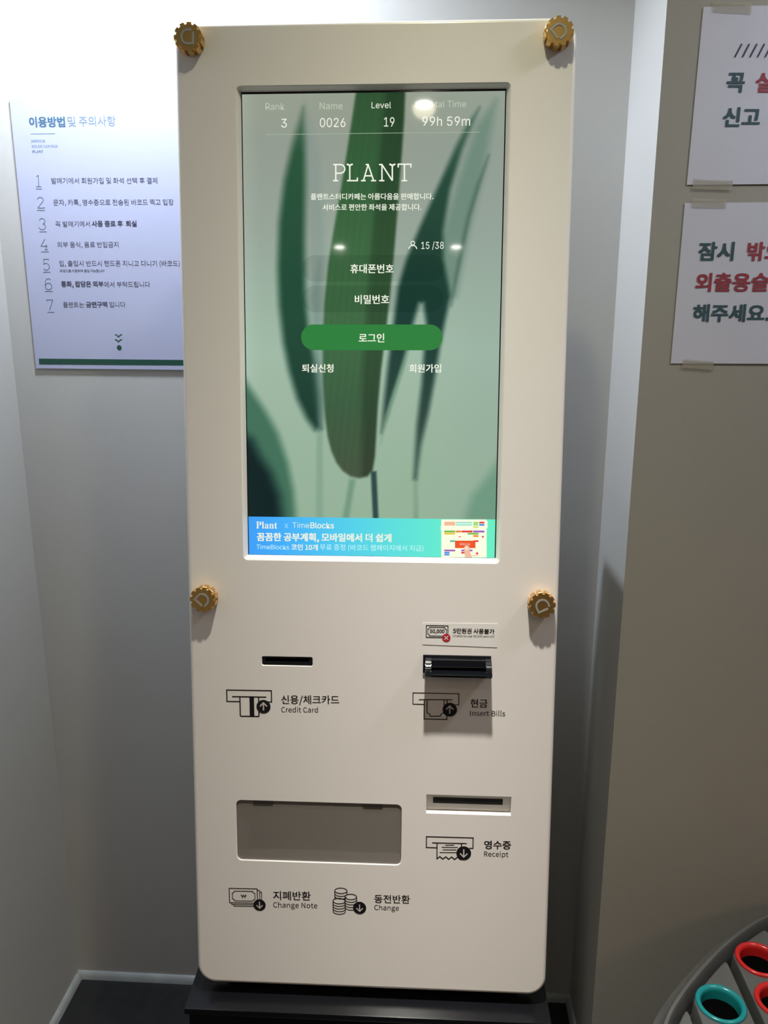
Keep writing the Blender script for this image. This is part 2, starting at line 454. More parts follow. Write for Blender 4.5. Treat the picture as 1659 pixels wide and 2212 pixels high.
bobj('pedestal_top', bm, M['pedestal'], K, mp, 'thin black gloss top plate of the pedestal', smooth=40)
bm = bmesh.new(); box(bm, -.108, .503, PY0 + .006, .300, .02, PZ - .0125, .002)
bobj('pedestal', bm, M['pedestal'], K, mp, 'black box pedestal', smooth=40)
bm = bmesh.new(); box(bm, -.09, .485, PY0 + .02, .18, 0.0005, .02)
bobj('plinth', bm, M['black'], K, mp)
bm = bmesh.new(); box(bm, PL + .060, PR - .060, -.110, .10, PZ + .0005, PZ + .0018)
bobj('neck', bm, M['black'], K, mp)

# ---- screen
SO = -.0125
bm = bmesh.new()
box(bm, S_in[0] - .004, S_in[1] + .004, S_in[2] - .004, S_in[3] + .004, SO - .006, SO - .0006)
screen = bobj('screen', bm, M['bezel'], K, PN.M, 'portrait touchscreen in a thin black border')
D_r = rect_px((521.5, 204), (1091.8, 196.3), (1068, 1205), (539.2, 1197.8), SO)
def seg_sd(px, py, poly):
    """signed distance (negative inside) to a polygon, in picture-like units"""
    P = np.array(poly, float); d = np.full(px.shape, 1e18); ins = np.zeros(px.shape, bool)
    for i in range(len(P)):
        a = P[i]; b = P[(i + 1) % len(P)]; e = b - a
        wx = px - a[0]; wy = py - a[1]
        t = np.clip((wx * e[0] + wy * e[1]) / (e @ e), 0, 1)
        d = np.minimum(d, (wx - e[0] * t) ** 2 + (wy - e[1] * t) ** 2)
        c = ((a[1] > py) != (b[1] > py))
        with np.errstate(divide='ignore', invalid='ignore'):
            xi = a[0] + (py - a[1]) * (b[0] - a[0]) / (b[1] - a[1] if b[1] != a[1] else 1e-9)
        ins ^= c & (px < xi)
    d = np.sqrt(d); return np.where(ins, -d, d)
def sstep(t): t = np.clip(t, 0, 1); return t * t * (3 - 2 * t)
def interp_rows(y, rows):
    ys = [r[0] for r in rows]; return np.stack([np.interp(y, ys, [r[1][k] for r in rows]) for k in range(3)], -1)
def wallpaper(px, py):
    """the plant photograph shown on the display, as colours"""
    x, y = px, py
    # backdrop
    c = interp_rows(y, [(195, (150, 158, 142)), (300, (146, 155, 143)), (480, (150, 163, 151)), (620, (155, 176, 160)), (760, (160, 186, 167)), (900, (155, 181, 160)), (1120, (148, 177, 152))])
    rt = sstep((x - 880) / 180.0)[..., None]
    c = c * (1 - .25 * rt) + np.array([140, 160, 152]) * .25 * rt
    c = c + (np.clip((560 - x) / 40, 0, 1) * 10)[..., None]
    def lay(poly, col, blur, k=1.0, hard=None):
        nonlocal c
        sd = seg_sd(x, y, poly)
        a = sstep(.5 - sd / (2 * blur)) * k
        col = np.array(col, float) if not callable(col) else col(x, y)
        c = c * (1 - a[..., None]) + col * a[..., None]
        return sd
    # faint stalks, far out of focus
    lay([(684, 925), (697, 925), (698, 1130), (682, 1130)], (128, 160, 138), 5, .75)
    lay([(755, 1035), (768, 1035), (752, 1130), (738, 1130)], (105, 145, 120), 6, .8)
    lay([(893, 1020), (903, 1020), (904, 1130), (892, 1130)], (112, 140, 122), 4, .8)
    lay([(1085, 985), (1052, 1030), (1020, 1070), (1000, 1130), (1090, 1130)], (104, 148, 124), 16, .85)
    lay([(940, 900), (905, 960), (850, 1040), (820, 1130), (900, 1130), (930, 1040)], (148, 178, 152), 18, .5)
    # lower left dark blurred leaf
    lay([(515, 800), (545, 845), (575, 890), (600, 935), (622, 1000), (634, 1060), (640, 1130), (515, 1130)], (66, 112, 90), 13)
    lay([(515, 930), (545, 950), (562, 985), (585, 1020), (604, 1070), (612, 1135), (515, 1135)], (10, 34, 36), 20)
    # left leaf
    def c1(x, y): return interp_rows(y, [(230, (84, 112, 92)), (330, (40, 84, 58)), (480, (36, 78, 56)), (700, (30, 72, 54)), (930, (24, 58, 48))])
    lay([(658, 215), (690, 330), (700, 500), (704, 650), (706, 800), (704, 900), (668, 560)], (128, 146, 140), 12, .5)
    lay([(655, 232), (659, 300), (660, 400), (658, 520), (660, 640), (668, 720), (686, 790), (694, 860), (694, 925), (680, 928), (663, 905), (642, 862), (624, 800), (612, 740), (603, 660), (600, 580), (603, 480), (614, 390), (632, 310)], c1, 12)
    lay([(668, 640), (692, 560), (696, 860), (690, 925), (678, 800)], (112, 138, 132), 12, .6)
    # central leaf
    def c2(x, y):
        base = interp_rows(y, [(190, (46, 82, 50)), (350, (50, 92, 56)), (600, (62, 106, 66)), (760, (60, 102, 66)), (880, (58, 92, 64)), (1030, (68, 84, 62))])  # brownish lower rows have a hand's reflection painted into the leaf
        mid = np.interp(y, [200, 400, 600, 800, 1030], [822, 802, 786, 772, 770])
        half = sstep((x - mid) / 22.0)[..., None]
        g = 1 - .24 * half
        vein = (np.sin((x - .10 * (1000 - y)) * .42) * .5 + np.sin((x - .12 * (1000 - y)) * 1.1 + 1) * .5)[..., None]
        return base * g * (1 + .035 * vein)
    lay([(771, 185), (760, 260), (749, 330), (736, 410), (722, 490), (709, 570), (701, 650), (697, 730), (697, 820), (702, 900), (708, 945), (716, 975), (727, 1000), (740, 1017), (757, 1029), (776, 1033), (794, 1029), (805, 1016), (810, 985), (812, 950), (816, 880), (823, 800), (833, 720), (842, 640), (850, 560), (859, 450), (868, 330), (873, 260), (876, 185)], c2, 4.5)
    lay([(801, 1018), (813, 1018), (818, 1130), (806, 1130)], (44, 72, 70), 3.5)
    # right leaf: pale teal back, dark front, bright gap
    lay([(1072, 215), (1058, 300), (1046, 370), (1020, 470), (1003, 550), (985, 640), (940, 640), (950, 520), (985, 400), (1030, 270)], (104, 134, 118), 15, .85)
    def c3(x, y):
        base = interp_rows(y, [(240, (70, 104, 86)), (380, (36, 74, 58)), (560, (28, 62, 50)), (700, (20, 58, 50)), (900, (44, 70, 62)), (1040, (70, 92, 82))])
        return base
    lay([(1036, 232), (1010, 268), (985, 315), (960, 372), (934, 430), (907, 490), (878, 560), (860, 620), (850, 700), (838, 790), (829, 870), (824, 935), (836, 900), (850, 850), (870, 790), (892, 700), (905, 655), (915, 655), (921, 700), (916, 760), (911, 830), (900, 920), (893, 1035), (900, 1035), (909, 965), (925, 895), (938, 825), (950, 750), (962, 690), (973, 640), (958, 560), (957, 500), (972, 410), (998, 325), (1022, 265)], c3, 9)
    lay([(1056, 335), (1036, 400), (1015, 470), (1000, 540), (985, 610), (975, 660), (983, 600), (996, 530), (1010, 466), (1030, 400)], (56, 88, 76), 8, .75)
    lay([(868, 790), (850, 850), (832, 900), (822, 960), (834, 905), (856, 850), (885, 745)], (118, 160, 130), 6, .8)
    return np.clip(c, 0, 255)
nx, ny = 236, 418
gx = np.linspace(D_r[0], D_r[1], nx); gy = np.linspace(D_r[2], D_r[3], ny)
X, Y = np.meshgrid(gx, gy); Xf, Yf = X.ravel(), Y.ravel()
pxs, pys = PN.px(Xf, Yf, np.full(Xf.shape, SO))
rgb = wallpaper(pxs, pys) / 255.0
lin = np.where(rgb <= .04045, rgb / 12.92, ((rgb + .055) / 1.055) ** 2.4)
me = bpy.data.meshes.new('display_picture')
me.vertices.add(nx * ny)
co = np.stack([Xf, Yf, np.full(Xf.shape, SO)], -1).astype(np.float32); me.vertices.foreach_set('co', co.ravel())
I = np.arange(nx * ny).reshape(ny, nx)
q = np.stack([I[:-1, :-1], I[:-1, 1:], I[1:, 1:], I[1:, :-1]], -1).reshape(-1, 4)
me.loops.add(q.size); me.loops.foreach_set('vertex_index', q.ravel().astype(np.int32))
me.polygons.add(len(q)); me.polygons.foreach_set('loop_start', np.arange(0, q.size, 4, dtype=np.int32))
me.update(calc_edges=True)
ca = me.color_attributes.new('col', 'FLOAT_COLOR', 'POINT')
ca.data.foreach_set('color', np.concatenate([lin, np.ones((len(lin), 1))], 1).astype(np.float32).ravel())
me.materials.append(M['screen'])
link('display_picture', me, screen, PN.M, 'blurred green leaves filling the display')

def vcol_quad(name, r, cols, z, parent, fr, label):
    """a flat strip with a left-to-right colour run"""
    x0, x1, y0, y1 = r; n = len(cols)
    V = [(x0 + (x1 - x0) * i / (n - 1), y, z) for y in (y0, y1) for i in range(n)]
    Fc = [[i, i + 1, n + i + 1, n + i] for i in range(n - 1)]
    o = mesh(name, V, Fc, M['screen'], parent, fr.M, label)
    ca = o.data.color_attributes.new('col', 'FLOAT_COLOR', 'POINT')
    for i in range(2 * n): ca.data[i].color = (*srgb(cols[i % n]), 1)
    return o
B_r = rect_px((537.8, 1117), (1070.5, 1121), (1068, 1205), (539.2, 1197.8), SO)
B_r = (D_r[0], D_r[1], D_r[2], B_r[3])
vcol_quad('banner', B_r, [(62, 158, 248), (70, 178, 250), (80, 200, 240), (88, 216, 228), (96, 228, 216), (104, 238, 204), (108, 240, 196)], SO + .0003, screen, PN, 'blue to turquoise advert banner at the foot of the display')
def SP(x, y): return PN.at(x, y, SO)
def pill(name, x0, x1, y0, y1, m, z, label):
    a = SP(x0, (y0 + y1) / 2); b = SP(x1, (y0 + y1) / 2); t = SP((x0 + x1) / 2, y0); d = SP((x0 + x1) / 2, y1)
    lp = rrect(a[0], b[0], d[1], t[1], (t[1] - d[1]) / 2 - 1e-5, 12)
    return mesh(name, z3(lp, SO + z), [list(range(len(lp)))], m, screen, PN.M, label)
pill('input_field', 652, 959.5, 551, 608, M['field'], .0003, 'dim rounded entry field, upper of two')
pill('input_field', 652, 958.5, 617, 674.5, M['field'], .0003, 'dim rounded entry field, lower of two')
pill('login_button', 650.5, 956, 701, 756.5, M['s_green'], .0003, 'bright green rounded login button')
def st(s, x0, y0, x1, y1, m='s_white', **k):
    text(s, PN, x0, y0, x1, y1, M[m], screen, z=.0006, off=SO, **k)
st('Rank', 573.6, 230.5, 614.7, 230.2, 's_dim', fnt='I')
st('Name', 690.6, 229.2, 740, 228.8, 's_dim', fnt='I')
st('Level', 802.7, 227.6, 844.8, 227.3, fnt='I')
st('Total Time', 918.5, 225.2, 1007, 224.5, 's_dim', fnt='I')
st('3', 607.6, 266.4, 619.8, 266.3, fnt='I')
st('0026', 691, 265.2, 746.3, 264.8, fnt='I', hpx=20)
st('19', 829.6, 263.6, 852, 263.4, fnt='I', hpx=20)
st('99h 59m', 912.2, 262.3, 1015.7, 261.8, fnt='I', hpx=20)
st('플랜트스터디카페는 아름다움을 판매합니다.', 671.2, 425, 936.5, 424.3, bold=.006)
st('서비스로 편안한 좌석을 제공합니다.', 696.9, 448, 910.3, 447.4, bold=.006)
st('15 /38', 910, 531.2, 958.5, 530.8, fnt='I', hpx=18)
st('휴대폰번호', 756.7, 580.6, 850.5, 580.6, bold=.007)
st('비밀번호', 766.4, 647, 840.8, 647, bold=.007)
st('로그인', 775, 730, 830.3, 730, bold=.007)
st('퇴실신청', 652.5, 795.5, 720.5, 795.5, bold=.007)
st('회원가입', 884.1, 795.8, 952.9, 795.8, bold=.007)
st('𝐏𝐥𝐚𝐧𝐭', 553.4, 1134, 599, 1134.6, fnt='S', hpx=15)
st('X', 614.7, 1136, 622.6, 1136, 's_pale', fnt='I', bold=-.012)
st('Time', 632, 1134.2, 668, 1134.6, fnt='I', bold=-.006)
st('Blocks', 670.5, 1134.8, 721.6, 1135.3, fnt='I', bold=.012)
st('꼼꼼한 공부계획, 모바일에서 더 쉽게', 555, 1160.5, 845.7, 1163, bold=.012)
st('TimeBlocks', 554.2, 1181, 624.4, 1182, 's_pale', fnt='I')
st('코인 10개', 629, 1181.5, 686.9, 1182.5, bold=.009)
st('무료 증정 (바코드 웹페이지에서 지급)', 691.3, 1182.6, 914.8, 1185.2, 's_pale')
ink = Ink(); ink.line([SP(574, 291), SP(1036.3, 285.5)], .0007, M['s_line'], z=SO + .0006)
ink.make('divider_line', screen, PN.M)
def chain(*segs):
    out = []
    for s in segs: out += s
    return out
def arc(cx, cy, rx, ry, a0, a1, n=14):
    """angles in degrees, y downwards (picture sense)"""
    return [(cx + rx * math.cos(math.radians(a0 + (a1 - a0) * i / n)), cy + ry * math.sin(math.radians(a0 + (a1 - a0) * i / n))) for i in range(n + 1)]
# person sign beside the seat count
ink = Ink(); s = 2.676
def c2p(x, y): return SP(500 + x / s, 170 + y / s)
ink.line([c2p(*p) for p in arc(1048, 951, 11, 11, 0, 360)], .0013, M['s_white'], True, SO + .0006)
ink.line([c2p(*p) for p in arc(1048, 985, 23, 21, 180, 360)], .0015, M['s_white'], z=SO + .0006)
ink.make('person_sign', screen, PN.M, 'small white outline sign of a person')
# PLANT wordmark with sprouting L and N
ink = Ink(); w = .0021
def wl(pts, ww=w): ink.line([c2p(*p) for p in pts], ww, M['s_white'], z=SO + .0006)
wl([(603, 497), (603, 590)]); wl([(587, 590), (618, 590)])
wl(chain([(588, 497), (628, 497)], arc(630, 522, 25, 25, -90, 90), [(603, 547)]))
def sprout(x, y):
    wl(chain(arc(x - 15, y + 14, 15, 14, -100, -10, 8)), .0024); wl(arc(x + 15, y + 14, 15, 14, -80, -170, 8), .0024)
wl([(684, 506), (684, 590)]); wl([(668, 590), (728, 590), (728, 572)]); sprout(684, 496)
wl([(776, 497), (794, 497)]); wl([(790, 497), (763, 590)]); wl([(790, 497), (822, 590)]); wl([(771, 562), (813, 562)]); wl([(749, 590), (776, 590)]); wl([(807, 590), (836, 590)])
wl([(853, 497), (872, 497)]); wl([(870, 497), (870, 590)]); wl([(854, 590), (884, 590)]); wl([(870, 497), (930, 590)]); wl([(930, 590), (930, 506)]); sprout(930, 496)
wl([(964, 514), (964, 495), (1037, 495), (1037, 514)]); wl([(1000, 495), (1000, 590)]); wl([(984, 590), (1016, 590)])
ink.make('wordmark', screen, PN.M, 'white slab wordmark with small leaf tips on two letters')
# calendar page in the banner
s3 = 2.676
def c3p(x, y): return SP(500 + x / s3, 640 + y / s3)
ink = Ink()
def rc(x0, y0, x1, y1, m, z=.0008):
    ink.poly([c3p(x0, y1), c3p(x1, y1), c3p(x1, y0), c3p(x0, y0)], m, SO + z)
cardm = M['s_card']
rc(1213, 1290, 1475, 1509, cardm, .0005); rc(1475, 1300, 1480, 1340, cardm, .0005); rc(1210, 1326, 1213, 1352, cardm, .0005)
CM = {k: glow('cal_' + k, v) for k, v in dict(salmon=(244, 186, 150), mint=(170, 232, 212), green=(160, 226, 130), red=(228, 60, 70), blue=(70, 140, 226), lime=(214, 226, 120), green2=(120, 190, 70), orange=(240, 140, 40), purple=(160, 96, 190), yellow=(236, 200, 60), teal=(90, 190, 160), tag=(238, 84, 36), peach=(240, 190, 160), grey=(210, 214, 190), nail=(250, 222, 204)).items()}
for x0, y0, x1, y1, k in [(1230, 1303, 1293, 1325, 'salmon'), (1297, 1303, 1390, 1313, 'mint'), (1297, 1316, 1390, 1326, 'mint'), (1398, 1303, 1427, 1325, 'green'), (1398, 1328, 1427, 1338, 'lime'), (1432, 1303, 1462, 1313, 'red'), (1432, 1316, 1462, 1326, 'blue'),
        (1230, 1354, 1293, 1365, 'green2'), (1296, 1354, 1328, 1365, 'orange'), (1330, 1354, 1393, 1365, 'red'), (1396, 1354, 1462, 1365, 'purple'), (1230, 1367, 1293, 1377, 'yellow'), (1365, 1367, 1427, 1377, 'green2'), (1397, 1380, 1427, 1391, 'orange'),
        (1263, 1410, 1292, 1420, 'teal'), (1398, 1410, 1428, 1420, 'red'), (1230, 1464, 1293, 1474, 'purple'), (1230, 1477, 1260, 1487, 'blue'), (1230, 1489, 1260, 1498, 'blue'), (1328, 1464, 1393, 1474, 'purple'), (1328, 1477, 1350, 1487, 'red'), (1413, 1480, 1426, 1492, 'red'), (1392, 1496, 1426, 1500, 'salmon')]:
    rc(x0, y0, x1, y1, CM[k])
rc(1292, 1412, 1410, 1455, CM['tag'], .0010)
for gxx in (1245, 1278, 1311, 1346, 1380, 1412, 1446):
    for gyy in (1349, 1404, 1458): ink.disc(c3p(gxx, gyy), .0006, CM['grey'], SO + .0007, 8)
def heart(x, y, r):
    P = [(x + r * 16 * math.sin(t) ** 3 / 16, y - r * (13 * math.cos(t) - 5 * math.cos(2 * t) - 2 * math.cos(3 * t) - math.cos(4 * t)) / 16) for t in [2 * math.pi * i / 24 for i in range(24)]]
    ink.poly([c3p(*p) for p in P], CM['red'], SO + .0009)
heart(1453, 1390, 7); heart(1316, 1390, 4); heart(1323, 1390, 4)
ink.poly([c3p(*p) for p in chain(arc(1360, 1454, 16, 14, 180, 350, 10), [(1378, 1475), (1392, 1509), (1350, 1509), (1346, 1475)])], CM['peach'], SO + .0012)
ink.poly([c3p(*p) for p in arc(1359, 1456, 10, 11, 0, 360, 16)[:-1]], CM['nail'], SO + .0013)
ink.make('calendar_picture', screen, PN.M, 'small white calendar picture with coloured bars and a pointing finger')
text('모의고사', PN, 993, 1175.3, 1015.5, 1175.6, M['s_white'], screen, z=.0012, off=SO)

# ---- panel print
def pt(s, x0, y0, x1, y1, m='ink', **k): text(s, PN, x0, y0, x1, y1, M[m], panel, z=.0003, **k)
pt('신용/체크카드', 607.6, 1512.2, 732.8, 1512.6, bold=.004)
pt('Credit Card', 607.4, 1532.4, 687, 1533, 'ink_grey')
pt('현금', 1016.2, 1518.9, 1053.4, 1519.4, bold=.004)
pt('Insert Bills', 1015.7, 1539.9, 1091.2, 1541, 'ink_grey')
pt('영수증', 1045.9, 1824.7, 1103.8, 1825.5, bold=.006)
pt('Receipt', 1045.5, 1845.6, 1098, 1846.8, 'ink_grey')
pt('지폐반환', 590.1, 1934, 671.2, 1935.4, bold=.004)
pt('Change Note', 590.1, 1955.6, 685.6, 1957.4, 'ink_grey')
pt('동전반환', 808.6, 1941.2, 885.6, 1942.8, bold=.004)
pt('Change', 808.6, 1961.2, 861.8, 1962.6, 'ink_grey')
class Icon(Ink):
    """print drawn in units of its own from an anchor on the panel"""
    def __init__(s, ax, ay, bx, by, width, off=0.0, z=.0003):
        super().__init__(); s.a = PN.at(ax, ay, off); b = PN.at(bx, by, off); d = b - s.a
        s.k = np.linalg.norm(d) / width; s.e = d / np.linalg.norm(d); s.n = np.array([-s.e[1], s.e[0]]); s.z = z
    def p(s, q): return s.a + s.k * (q[0] * s.e - q[1] * s.n)
    def ln(s, pts, w, closed=False, m=None, dz=0.0): s.line([s.p(q) for q in pts], w * s.k, m or M['ink'], closed, s.z + dz)
    def pg(s, pts, m=None, dz=0.0): s.poly([s.p(q) for q in pts], m or M['ink'], s.z + dz)
    def ds(s, c, r, m=None, dz=0.0): s.disc(s.p(c), r * s.k, m or M['ink'], s.z + dz)
    def arrow(s, cx, cy, r, up, wt):
        s.ds((cx, cy), r, dz=.0002); g = -1 if up else 1; h = r * .56
        s.ln([(cx, cy - g * h), (cx, cy + g * h)], wt, m=M['knock'], dz=.0003)
        s.ln([(cx - r * .5, cy + g * h * .08), (cx, cy + g * h), (cx + r * .5, cy + g * h * .08)], wt, m=M['knock'], dz=.00035)
ic = Icon(489.8, 1490.3, 586.2, 1491.9, 573 - 12)
ic.ln([(158, 148), (0, 148), (0, 0), (561, 0), (561, 146), (515, 146)], 14)
ic.ln([(66, 84), (496, 84)], 15)
ic.ln(chain([(164, 84), (164, 325)], arc(176, 325, 12, 12, 180, 90, 4), arc(388, 325, 12, 12, 90, 0, 4), [(400, 84)]), 15)
ic.pg([(284, 84), (341, 84), (341, 337), (284, 337)])
ic.arrow(459, 207, 88, True, 16)
ic.make('card_sign', panel, PN.M, 'printed black sign of a card going into a slot')
ic = Icon(892.2, 1496.4, 991.3, 1498.6, 685)
ic.ln([(168, 176), (0, 176), (0, 0), (685, 0), (685, 172), (625, 172)], 13)
ic.ln([(88, 104), (592, 95)], 14)
ic.ln([(170, 100), (170, 404), (510, 404), (510, 100)], 15)
ic.ln(chain([(212, 100), (212, 312)], arc(212, 360, 50, 50, -90, 0, 8), [(262, 360), (415, 354)], arc(465, 354, 50, 50, 180, 270, 8), [(466, 100)]), 14)
ic.arrow(553, 250, 108, True, 19)
ic.make('bill_sign', panel, PN.M, 'printed black sign of a banknote going into a slot')
ic = Icon(921.2, 1807, 1022, 1809.8, 696)
ic.ln([(158, 172), (0, 172), (0, 0), (696, 0), (696, 166), (640, 166)], 15)
ic.ln([(84, 96), (602, 92)], 15)
zz = [(160, 96), (160, 348)]
for i in range(1, 9): zz.append((160 + i * 44, 312 if i % 2 else 350))
ic.ln(zz + [(525, 96)], 16)
ic.ln([(282, 126), (414, 124)], 11); ic.ln([(230, 162), (470, 158)], 11); ic.ln([(246, 202), (450, 198)], 11); ic.ln([(200, 246), (460, 240)], 11)
ic.arrow(560, 246, 110, False, 19)
ic.make('receipt_sign', panel, PN.M, 'printed black sign of a receipt coming out of a slot')
def note(ic, x0, y0, x1, y1, r, w):
    ic.ln(chain([(x0 + r, y0), (x1 - r, y0)], arc(x1, y0, r, r, 180, 90, 6), arc(x1, y1, r, r, 270, 180, 6), [(x0 + r, y1)], arc(x0, y1, r, r, 0, -90, 6), arc(x0, y0, r, r, 90, 0, 6)), w, True)
ic = Icon(495, 1918.6, 555.6, 1919.8, 239)
ic.ln([(0, 0), (239, 0), (239, 130), (0, 130)], 7, True); note(ic, 26, 24, 218, 112, 17, 6)
ic.ln([(102, 52), (112, 84), (122, 56), (132, 84), (142, 52)], 6); ic.ln([(98, 66), (146, 66)], 5)
ic.ln([(239, 14), (259, 14), (259, 130)], 6); ic.ln([(259, 28), (275, 28), (275, 130)], 6)
ic.ln([(17, 130), (17, 145), (220, 145)], 6); ic.ln([(35, 145), (35, 160), (220, 160)], 6)
ic.arrow(255, 145, 52, False, 9)
ic.make('change_note_sign', panel, PN.M, 'printed black sign of banknotes coming out')
ic = Icon(718.0, 1917, 790.9, 1918.4, 288)      # crop units from (940,62)
def coins(cx, cy, rx, ry, bottom, n, left_only=None):
    ic.ln(arc(cx, cy, rx, ry, 0, 360, 28)[:-1], 7, True)
    for k in range(1, n + 1):
        ic.ln(arc(cx, cy + (bottom - cy) * k / n, rx, ry, 0, 180, 14), 6.5)
def side(cx, cy, rx, bottom):
    ic.ln([(cx - rx, cy), (cx - rx, bottom)], 7); ic.ln([(cx + rx, cy), (cx + rx, bottom)], 7)
ic.ln(arc(72, 28, 52, 25, 0, 360, 28)[:-1], 7, True)
ic.ln(arc(72, 54, 52, 25, 0, 180), 6.5); ic.ln(arc(72, 78, 52, 25, 20, 180), 6.5)
ic.ln([(20, 28), (20, 104)], 7); ic.ln([(124, 28), (124, 66)], 7)
ic.ln(arc(156, 82, 50, 25, 0, 360, 28)[:-1], 7, True); side(156, 82, 50, 178)
for yy in (106, 130, 154, 178): ic.ln(arc(156, yy, 50, 25, 0, 180 if yy > 110 else 160), 6.5)
ic.ln(arc(55, 122, 52, 25, 0, 360, 28)[:-1], 7, True); side(55, 122, 52, 218)
for yy in (146, 170, 194, 218): ic.ln(arc(55, yy, 52, 25, 0, 180), 6.5)
ic.arrow(230, 180, 56, False, 9)
ic.make('coin_sign', panel, PN.M, 'printed black sign of stacked coins coming out')

# ---- sticker above the bill slot
k4 = 6.9125
def S2(x, y): return (880 + x / k4, 1320 + y / k4)
c = [PN.at(*S2(x, y)) for x, y in ((228, 497), (1340, 541), (1345, 188), (232, 176))]
stick = solid('sticker', [tuple(p) for p in c], .0002, .0007, M['sticker'], K, PN.M, 'clear notice sticker above the bill slot')
ic = Icon(*S2(284, 212), *S2(607, 219), 322, z=.0010)
ic.ln([(0, 0), (322, 0), (322, 182), (0, 182)], 12, True); note(ic, 22, 26, 300, 158, 28, 10)
ic.ds((300, 182), 62, M['red'], .0003)
ic.ln([(272, 154), (328, 210)], 11, m=M['white_print'], dz=.0005); ic.ln([(328, 154), (272, 210)], 11, m=M['white_print'], dz=.0005)
ic.make('no_note_sign', stick, PN.M, 'printed banknote with a red cross disc')
def tk(s, x0, y0, x1, y1, **k): text(s, PN, *S2(x0, y0), *S2(x1, y1), M['ink'], stick, z=.0010, **k)
tk('50,000', 334, 302, 554, 306, bold=.010)
tk('5만원권 사용불가', 681, 291, 1300, 304, bold=.009)
tk('Unable to use 50,000 won bill', 681, 368, 1300, 380)

# ---- card slot
cw = solid('card_slot', rrect(C_r[0] + .0002, C_r[1] - .0002, C_r[2] + .0002, C_r[3] - .0002, .0026, 5), -.014, -.0022, M['dark_plastic'], K, PN.M, 'black card reader slot', holes=[rrect(C_r[0] + .006, C_r[1] - .006, (C_r[2] + C_r[3]) / 2 - .0012, C_r[3] - .003, .0006, 3)])
mesh('slot_opening', z3(rrect(C_r[0] + .004, C_r[1] - .004, C_r[2] + .002, C_r[3] - .002, .0006, 3), -.0125), [list(range(16))], M['void'], cw, PN.M)

# ---- receipt outlet
x0, x1, y0, y1 = R_r
bm = bmesh.new()
# sloping back of the recess, closing at its lower edge
pr = [(y1, -.004), (y1 - .004, -.0125), (y0 + .0075, -.0150), (y0 + .0045, -.0125), (y0 + .0005, -.0125)]
V0 = [bm.verts.new((x0 + .0002, y, z)) for y, z in pr]; V1 = [bm.verts.new((x1 - .0002, y, z)) for y, z in pr]
for i in range(4): bm.faces.new((V0[i], V0[i + 1], V1[i + 1], V1[i]))
ro = bobj('receipt_outlet', bm, M['white_in'], K, PN.M, 'white recess of the receipt outlet', smooth=50)
a = PN.at(935.5, 1723.5, -.012); b = PN.at(1086, 1738, -.012)
bm = bmesh.new(); my = (a[1] + b[1]) / 2
box(bm, a[0], b[0], my - .0052, my + .0052, -.0150, -.0122, .0006)
box(bm, a[0] + .002, b[0] - .002, my - .0010, my + .0006, -.0123, -.0118)
bobj('slot_mouth', bm, M['black'], ro, PN.M, 'long black slit mouth')

# ---- change tray with smoked flap
x0, x1, y0, y1 = T_r; h = y1 - y0
bm = bmesh.new()
yl = y0 - .03
pr = [(y1 + .01, -.014), (y1 + .01, -.075), (y0 + h * .42, -.075), (y0 + h * .30, -.060), (y0 - .004, -.022), (y0 - .004, -.012)]
xa, xb = x0 + .016, x1 + .012
V0 = [bm.verts.new((xa, y, z)) for y, z in pr]; V1 = [bm.verts.new((xb, y, z)) for y, z in pr]
for i in range(5): bm.faces.new((V0[i], V0[i + 1], V1[i + 1], V1[i]))
bm.faces.new(V0); bm.faces.new(V1[::-1])
W0 = [bm.verts.new(p) for p in ((x0 - .004, y0 - .004, -.0125), (xa, y0 - .004, -.0125), (xa, y1 + .01, -.0125), (x0 - .004, y1 + .01, -.0125))]
bm.faces.new(W0)
tray = bobj('change_tray', bm, M['recess'], K, PN.M, 'shallow tray behind the smoked flap', recalc=True)
fl = solid('change_flap', rrect(x0 + .0008, x1 - .0008, y0 + .0016, y1 - .0006, .0078, 6), -.0045, -.0022, M['flap'], K, PN.M, 'smoked see-through flap over the change tray')
for xa_, xb_, yy in ((548.5, 590.5, 1732), (784.5, 827, 1740.5)):
    a = PN.at(xa_, yy, -.005); b = PN.at(xb_, yy, -.005)
    bm = bmesh.new(); box(bm, a[0], b[0], y1 - .0046, y1 - .0004, -.0020, -.0004, .0003)
    bobj('hinge', bm, M['hinge'], fl, PN.M, 'dark little hinge plate', smooth=40)

